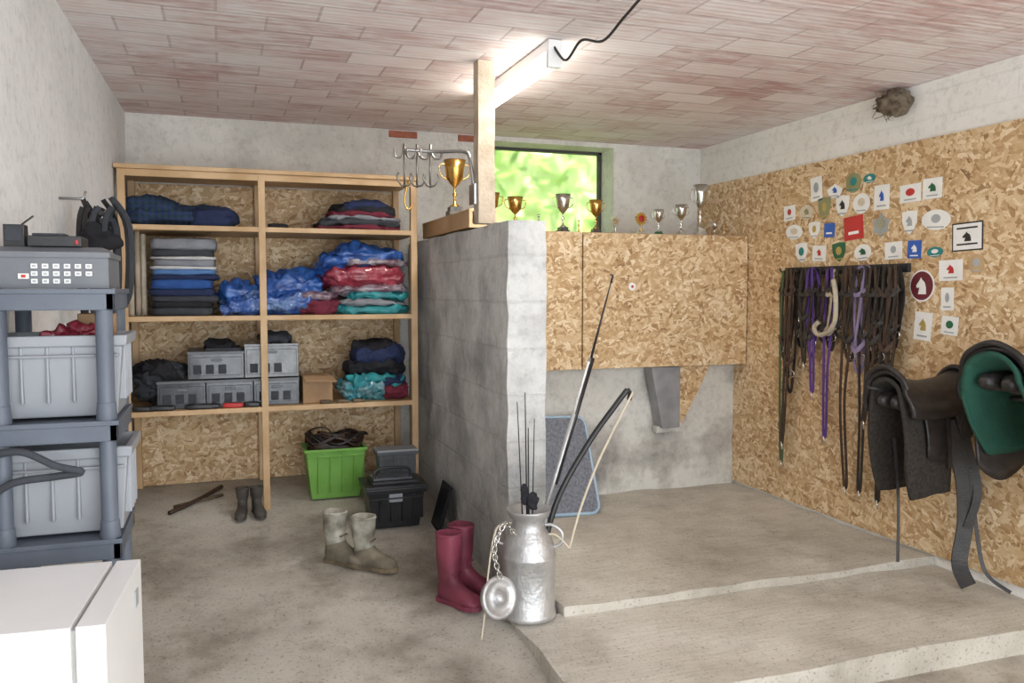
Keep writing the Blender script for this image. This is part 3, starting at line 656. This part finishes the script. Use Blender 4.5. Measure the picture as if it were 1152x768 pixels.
for i in range(9):
    r=random.Random(i+50); x=-.48+r.uniform(-.03,.09); y=3.6+r.uniform(-.05,.05); w=r.uniform(.03,.07); l=r.uniform(.2,.42)
    pts=[(x,y,1.90+r.uniform(-.04,.06)),(x+w,y+.01,1.84),(x+w*.9,y,1.89-l),(x,y,1.84-l),(x-w*.6,y,1.89-l),(x-w*.5,y,1.84),(x,y,1.92)]
    g.strap(sm(pts,5),.018,.006,random.choice([leather,black,brownl,dgrey]),hint=(.3,1,0))
g.sell((-.44,3.58,1.80),(.07,.05,.05),blackc,e=.9,amp=.03,fr=14)
g.build("hanging_halters")
g=G(); M=T(-.205,2.215,0,rz=math.radians(-4))
g.box((-.372,-.42,.03),(-.065,0,.93),white,M=M); g.box((-.055,-.42,.05),(0,0,.93),white,M=M); g.box((-.066,-.41,.06),(-.054,-.01,.92),mat("gasket",(.45,.43,.40),rough=.6),M=M)
g.box((.0,-.10,.84),(.003,-.06,.88),greyi,M=M)
for x in (-.34,-.1):
    for y in (-.38,-.05): g.box((x-.02,y-.02,-.028),(x+.02,y+.02,.04),black,M=M)
g.build("mini_fridge",.006)

# ---------------------------------------------------------------- right wall stickers
B=[(4.65,2.11,.11,.09,'r',whitep,red),(4.48,2.10,.12,.09,'o',cream,oliveb),(4.39,2.24,.10,.14,'r',whitep,greyi),(4.22,2.21,.13,.08,'p',whitep,blueb),(4.06,2.24,.12,.11,'o',oliveb,tealb),(3.93,2.25,.09,.05,'o',tealb,whitep),(4.31,2.11,.11,.13,'s',oliveb,goldi),(4.15,2.11,.11,.12,'s',whitep,blk),(3.99,2.11,.13,.11,'o',whitep,cream),(3.83,2.13,.11,.13,'r',whitep,blueb),(3.62,2.13,.14,.09,'r',whitep,red),(3.47,2.14,.12,.10,'r',whitep,dkgreen),(4.40,1.98,.10,.10,'s',whitep,goldi),(4.26,1.97,.09,.08,'r',blueb,blueb),(4.60,1.98,.16,.09,'o',whitep,cream),(4.05,1.97,.15,.13,'r',red,red),(3.83,1.97,.14,.14,'d',greyi,silver),(3.62,1.97,.10,.12,'s',whitep,greyi),(3.44,1.97,.18,.10,'o',whitep,greyi),(3.24,1.87,.16,.12,'f',whitep,blk),(4.52,1.84,.11,.12,'s',whitep,tealb),(4.35,1.83,.12,.09,'r',whitep,red),(4.17,1.83,.11,.11,'s',dkgreen,goldi),(3.97,1.82,.13,.09,'o',whitep,dkgreen),(3.73,1.82,.12,.09,'r',whitep,greyi),(3.58,1.82,.09,.09,'r',blueb,whitep),(3.44,1.80,.10,.05,'o',tealb,whitep),(3.335,1.70,.14,.10,'r',whitep,red),(3.18,1.73,.09,.09,'o',tan,greyi),(3.52,1.62,.16,.16,'o',whitep,mar),(3.35,1.55,.075,.11,'r',whitep,greyi),(3.505,1.40,.11,.14,'r',whitep,goldi),(3.33,1.41,.10,.09,'r',whitep,dkgreen)]
horse=[(-.30,-.5),(-.18,-.1),(-.45,-.12),(-.5,.02),(-.15,.35),(-.05,.5),(.05,.36),(.3,.2),(.42,-.1),(.45,-.5)]
def shape(k):
    if k in 'rf': return [(-.5,-.5),(.5,-.5),(.5,.5),(-.5,.5)]
    if k=='o': return [(.5*math.cos(t),.5*math.sin(t)) for t in [2*pi*i/22 for i in range(22)]]
    if k=='s': return [(-.5,.45),(0,.5),(.5,.45),(.48,0),(.3,-.32),(0,-.5),(-.3,-.32),(-.48,0)]
    if k=='d': return [(0,.5),(.15,.25),(.45,.2),(.35,-.05),(.4,-.25),(.1,-.3),(0,-.5),(-.1,-.3),(-.4,-.25),(-.35,-.05),(-.45,.2),(-.15,.25)]
    return [(-.5,.1),(0,.5),(.5,.1),(.3,-.5),(-.3,-.5)]
g=G()
for i,(y,z,w,h,k,m,m2) in enumerate(B):
    r=random.Random(i); ang=r.uniform(-.08,.08); ca,sa=math.cos(ang),math.sin(ang)
    w*=1.12; h*=1.15
    def put(pts,sx,sy,x,mm,ox=0,oy=0,t=.0015):
        q=[]
        for a,b in pts:
            a=a*sx+ox;b=b*sy+oy; a,b=a*ca-b*sa,a*sa+b*ca
            q.append((x,y-a,z+b))
        g.prism(q,(-t,0,0),mm)
    if k=='f': put(shape('r'),w*1.04,h*1.06,3.5995,blk)
    put(shape(k),w*.95,h*.95,3.5985,m)
    if m2 is mar: put(shape('o'),w*.85,h*.85,3.5965,mar); put(horse,w*.4,h*.5,3.5945,whitep)
    elif k=='f':
        for q in range(2): put(shape('r'),w*.7,h*.06,3.5965,blk,0,-h*.28+q*h*.6)
        put(horse,w*.3,h*.35,3.5965,blk)
    elif m2 is m: put(shape('r'),w*.5,h*.12,3.5965,whitep,0,-h*.2)
    else:
        put(horse if i%2 else shape('os'[i%2]),w*(.4 if i%3 else .3),h*.4,3.5965,m2,0,h*.06)
        put(shape('r'),w*.55,h*.06,3.5965,greyi if m is whitep else m2,0,-h*.33)
g.build("wall_badges")
g=G(); g.box((3.578,3.60,1.695),(3.6,4.66,1.745),blk)
for i in range(14):
    y=3.63+i*.077; g.tube(sm([(3.58,y,1.72),(3.53,y,1.715),(3.515,y,1.74)],4),.005,blk,6)
g.build("bridle_hook_rail",.002)
def bridle(name,y,m,m2,l,w,rein,mr,seed):
    g=G(); r=random.Random(seed); X=3.545+r.uniform(-.015,.012); z=1.735
    hp=[(X,y,z),(X,y-w*.5,z-.06),(X+.01,y-w*.6,z-.18),(X,y-w*.42,z-l*.75),(X,y-w*.15,z-l),(X,y+w*.2,z-l*.96),(X,y+w*.42,z-l*.7),(X,y+w*.55,z-.18),(X,y+w*.4,z-.05)]
    g.strap(sm(hp+[hp[0]],5),.022,.005,m)
    g.strap(sm([(X-.012,y-w*.58,z-.13),(X-.03,y,z-.17),(X-.012,y+w*.56,z-.13)],5),.024,.006,m2)
    zz=z-l*.72
    g.strap(sm([(X-.01,y-w*.45,zz),(X-.035,y-.01,zz-.05),(X-.01,y+w*.45,zz+.01)],5),.028,.008,m2)
    g.strap(sm([(X,y+w*.2,z-.02),(X-.02,y+w*.15,z-.3),(X-.015,y-w*.1,z-l*.9)],5),.016,.004,m)
    g.strap(sm([(X-.01,y-w*.3,z-.01),(X-.03,y-w*.25,z-.25),(X-.02,y+w*.15,z-l*.8)],5),.018,.004,m2)
    for q in (-1,1):
        c=Vector((X-.008,y+q*w*.3,z-l*.86)); g.tube([c+Vector((0,.022*math.cos(t),.022*math.sin(t))) for t in [k*pi/6 for k in range(12)]],.004,chrome,6,closed=True)
    if rein:
        a=r.uniform(-.03,.03); b2=r.uniform(-.05,.05)
        pts=[(X-.02,y+.02,z-.01),(X-.02,y+.035,z-rein*.3),(X-.015,y+.02+a,z-rein*.65),(X-.015,y+.012+a+b2,z-rein*.97),(X-.015,y+a+b2,z-rein),(X-.015,y-.012+a+b2,z-rein*.96),(X-.02,y-.02+a,z-rein*.6),(X-.02,y-.03,z-rein*.3),(X-.02,y-.015,z)]
        g.strap(sm(pts,6),.018,.005,mr)
        g.tube([(X-.02,y+a+b2,z-rein),(X-.02,y+a+b2-.01,z-rein-.05)],.006,chrome,6)
    g.build(name)
bl=[(4.60,leather,leather,.62,.12,1.28,greenl),(4.53,leather,brownl,.80,.10,1.15,brownl),(4.45,black,leather,.50,.12,.0,black),(4.39,leather,leather,.38,.12,.60,leather),(4.33,purple,black,.55,.10,.78,purple),(4.24,leather,leather,.45,.13,.0,leather),(4.17,leather,ink_grad,.50,.10,1.05,purple),(4.08,leather,leather,.42,.13,0,black),(3.99,brownl,leather,.55,.12,1.32,brownl),(3.92,lilac,lilac,.62,.13,0,lilac),(3.87,lilac,leather,.50,.10,1.32,leather),(3.80,leather,leather,.55,.12,.9,brownl),(3.75,black,black,.40,.12,0,black),(3.69,leather,brownl,.60,.12,1.34,leather),(3.64,leather,leather,.45,.08,1.0,brownl)]
for i,(y,m,m2,l,w,rn,mr) in enumerate(bl): bridle("bridle",y,m,m2,l,w,rn,mr,i)
g=G()
g.tube(sm([(3.50,4.10,1.66),(3.50,4.08,1.58),(3.49,4.06,1.48),(3.49,4.07,1.40),(3.49,4.13,1.34),(3.49,4.21,1.32),(3.49,4.25,1.36),(3.49,4.21,1.40)],6),.015,ink_grad,10)
g.build("fleece_noseband")

# ---------------------------------------------------------------- saddles
def saddle(y,zt,xw,L,drop,seatm,flapm,padm_,seed,halfw=.10,padfl=1.0,flapfl=.8,pu=(0,.97),fu=(.05,.85),rnd=.12,rex=.4):
    g=G()
    NS,NC=26,30
    def surf(u,v,off=0,fl=1.0,rect=True):
        x=xw-.05-L*u
        seat=.045*(u-.50)**2*4-.02+ (max(0,u-.85))*.12
        hw=halfw*(.62+.45*u)+off
        if rect: prof=(min(1,max(0,(u+.04)/rnd))**rex)*(min(1,max(0,(1.03-u)/(rnd+.02)))**rex)
        else: prof=math.sin(pi*min(1,max(0,u*.80+.14)))**.6
        fl_=prof*drop*fl
        a=abs(v); s_=1 if v>=0 else -1
        if a<.4:
            t=a/.4*pi/2; yy=hw*math.sin(t); zz=seat+hw*.8*(math.cos(t)-1)+off
        else:
            t=(a-.4)/.6; yy=hw+.03*math.sin(t*pi*.75); zz=(seat-hw*.8)*(1-t)+(-.06-hw*.8)*t+off-t*fl_
            x+=.03*t
        return Vector((x,y+s_*yy,zt+zz))
    def sheet(off,fl,m,th,u0=0,u1=1,amp=.004,rect=True):
        vs=[];fs=[]
        for layer in (0,1):
            for i in range(NS+1):
                for j in range(NC+1):
                    u=u0+(u1-u0)*i/NS; v=-1+2*j/NC
                    p=surf(u,v,off-layer*th,fl,rect); p+=Vector((1,1,1))*noise.noise(p*12+Vector((seed,0,0)))*amp; vs.append(p)
        n=(NS+1)*(NC+1)
        idx=lambda l,i,j:l*n+i*(NC+1)+j
        for i in range(NS):
            for j in range(NC):
                fs.append((idx(0,i,j),idx(0,i,j+1),idx(0,i+1,j+1),idx(0,i+1,j))); fs.append((idx(1,i,j),idx(1,i+1,j),idx(1,i+1,j+1),idx(1,i,j+1)))
        for i in range(NS):
            for j in (0,NC): fs.append((idx(0,i,j),idx(0,i+1,j),idx(1,i+1,j),idx(1,i,j)))
        for j in range(NC):
            for i in (0,NS): fs.append((idx(0,i,j),idx(0,i,j+1),idx(1,i,j+1),idx(1,i,j)))
        g.add(vs,fs,m,True)
    sheet(.0,padfl,padm_,.022,pu[0],pu[1],.006,True)
    sheet(.018,flapfl,flapm,.012,fu[0],fu[1],.003,False)
    sheet(.036,.10,seatm,.02,.0,1.0,.002,False)
    for s_ in (-1,1):
        g.sell((xw-.05-L*.52,y+s_*halfw*.45,zt-.085),(L*.47,halfw*.42,.05),leather,e=.7,e2=.8,amp=.004,fr=10)
        g.tube([surf(.18,s_*(.5+.08*k),.03,flapfl,False)+Vector((-.01*k,0,0)) for k in range(5)],[.010,.016,.018,.016,.008],flapm,8)
    g.tube(sm([surf(.97,-.34,.036),surf(1.0,-.2,.04),surf(1.01,0,.045),surf(1.0,.2,.04),surf(.97,.34,.036)],5),.014,seatm,8)
    g.tube(sm([surf(.03,-.3,.04),surf(.0,-.15,.045),surf(-.0,0,.05),surf(.0,.15,.045),surf(.03,.3,.04)],5),.014,seatm,8)
    p=surf(.40,-.45,.03)
    g.strap(sm([p,p+Vector((-.0,-.03,-.12)),p+Vector((-.0,-.04,-drop*.7))],5),.026,.006,leather,hint=(0,1,0))
    g.box((xw+.002,y-.05,zt-.24),(xw+.012,y+.05,zt-.13),blk); g.tube([(xw+.002,y-.03,zt-.16),(xw-.30,y-.03,zt-.16),(xw-.30,y+.03,zt-.16),(xw+.002,y+.03,zt-.16)],.009,blk,8); g.tube([(xw-.28,y,zt-.16),(xw+.002,y,zt-.30)],.008,blk,8)
    return g
quilt=mat("quilted_brown_pad",(.060,.048,.038),(.022,.018,.015),rough=.75,scale=60,bump=.8)
g=saddle(3.23,1.13,3.585,.45,.42,leather,leather,quilt,1,halfw=.095,padfl=1.0,flapfl=.62,pu=(.30,.99),fu=(.0,.72))
g.strap(sm([(3.36,3.11,.95),(3.44,3.08,.7),(3.46,3.07,.45),(3.42,3.06,.25),(3.46,3.04,.135)],6),.075,.012,leather,hint=(.5,1,0))
g.strap(sm([(3.42,3.10,1.0),(3.48,3.08,.8),(3.50,3.04,.6),(3.46,3.06,.42)],6),.04,.008,leather,hint=(.5,1,0))
g.strap(sm([(3.47,3.06,.72),(3.50,3.04,.42),(3.50,2.98,.22),(3.55,2.88,.145)],6),.018,.006,leather,hint=(.5,1,0))
g.strap(sm([(3.2,3.28,.85),(3.22,3.26,.55),(3.21,3.24,.22)],6),.014,.006,leather,hint=(.5,1,0))
g.tube([(3.10,3.25,1.10),(3.02,3.28,1.115)],.008,leather,8)
g.build("english_saddle")
g=saddle(2.67,1.28,3.585,.40,.38,leather,leather,greenc,5,halfw=.13,padfl=.72,flapfl=1.08,pu=(.0,1.04),fu=(-.02,.78),rnd=.30,rex=.65)
for q in (0,.03): g.strap(sm([(3.33,2.56+q,.9),(3.33,2.55+q,.7),(3.33,2.55+q,.56)],5),.02,.005,leather,hint=(.5,1,0))
c=Vector((3.33,2.56,.51)); g.tube([c+Vector((.045*math.cos(t),.03*math.cos(t),.05*math.sin(t))) for t in [k*pi/8 for k in range(16)]],.007,chrome,6,closed=True)
g.build("english_saddle.001")

# ---------------------------------------------------------------- light & camera
w=bpy.data.worlds.new("sky"); sc.world=w; w.use_nodes=True; nt=w.node_tree; bg=nt.nodes["Background"]
bg.inputs[0].default_value=(.80,.90,1,1); bg.inputs[1].default_value=2.0
def area(name,loc,rot,sx,sy,p,col=(1,1,1)):
    l=bpy.data.lights.new(name,'AREA'); l.shape='RECTANGLE'; l.size=sx; l.size_y=sy; l.energy=p; l.color=col
    o=bpy.data.objects.new(name,l); o.location=loc; o.rotation_euler=rot; bpy.context.collection.objects.link(o); return o
area("added_rear_fill",(1.5,-1.3,1.5),(pi/2,0,0),4.2,2.4,134,(.94,.98,1))  # area lamp added behind the camera, imitating daylight through an unseen door
area("tube_lamp",(1.425,4.06,2.585),(0,0,0),.05,1.05,14,(1,.97,.92))
s=bpy.data.lights.new("sun",'SUN'); s.energy=7; s.angle=.02; so=bpy.data.objects.new("sun",s); so.rotation_euler=(math.radians(35),0,math.radians(-10)); bpy.context.collection.objects.link(so)
cam=bpy.data.cameras.new("camera"); co=bpy.data.objects.new("camera",cam); bpy.context.collection.objects.link(co)
co.location=(0,0,1.6); co.rotation_euler=(pi/2-math.radians(3.6),0,-math.radians(19.3)); cam.lens=930/1152*36; cam.sensor_width=36
sc.camera=co
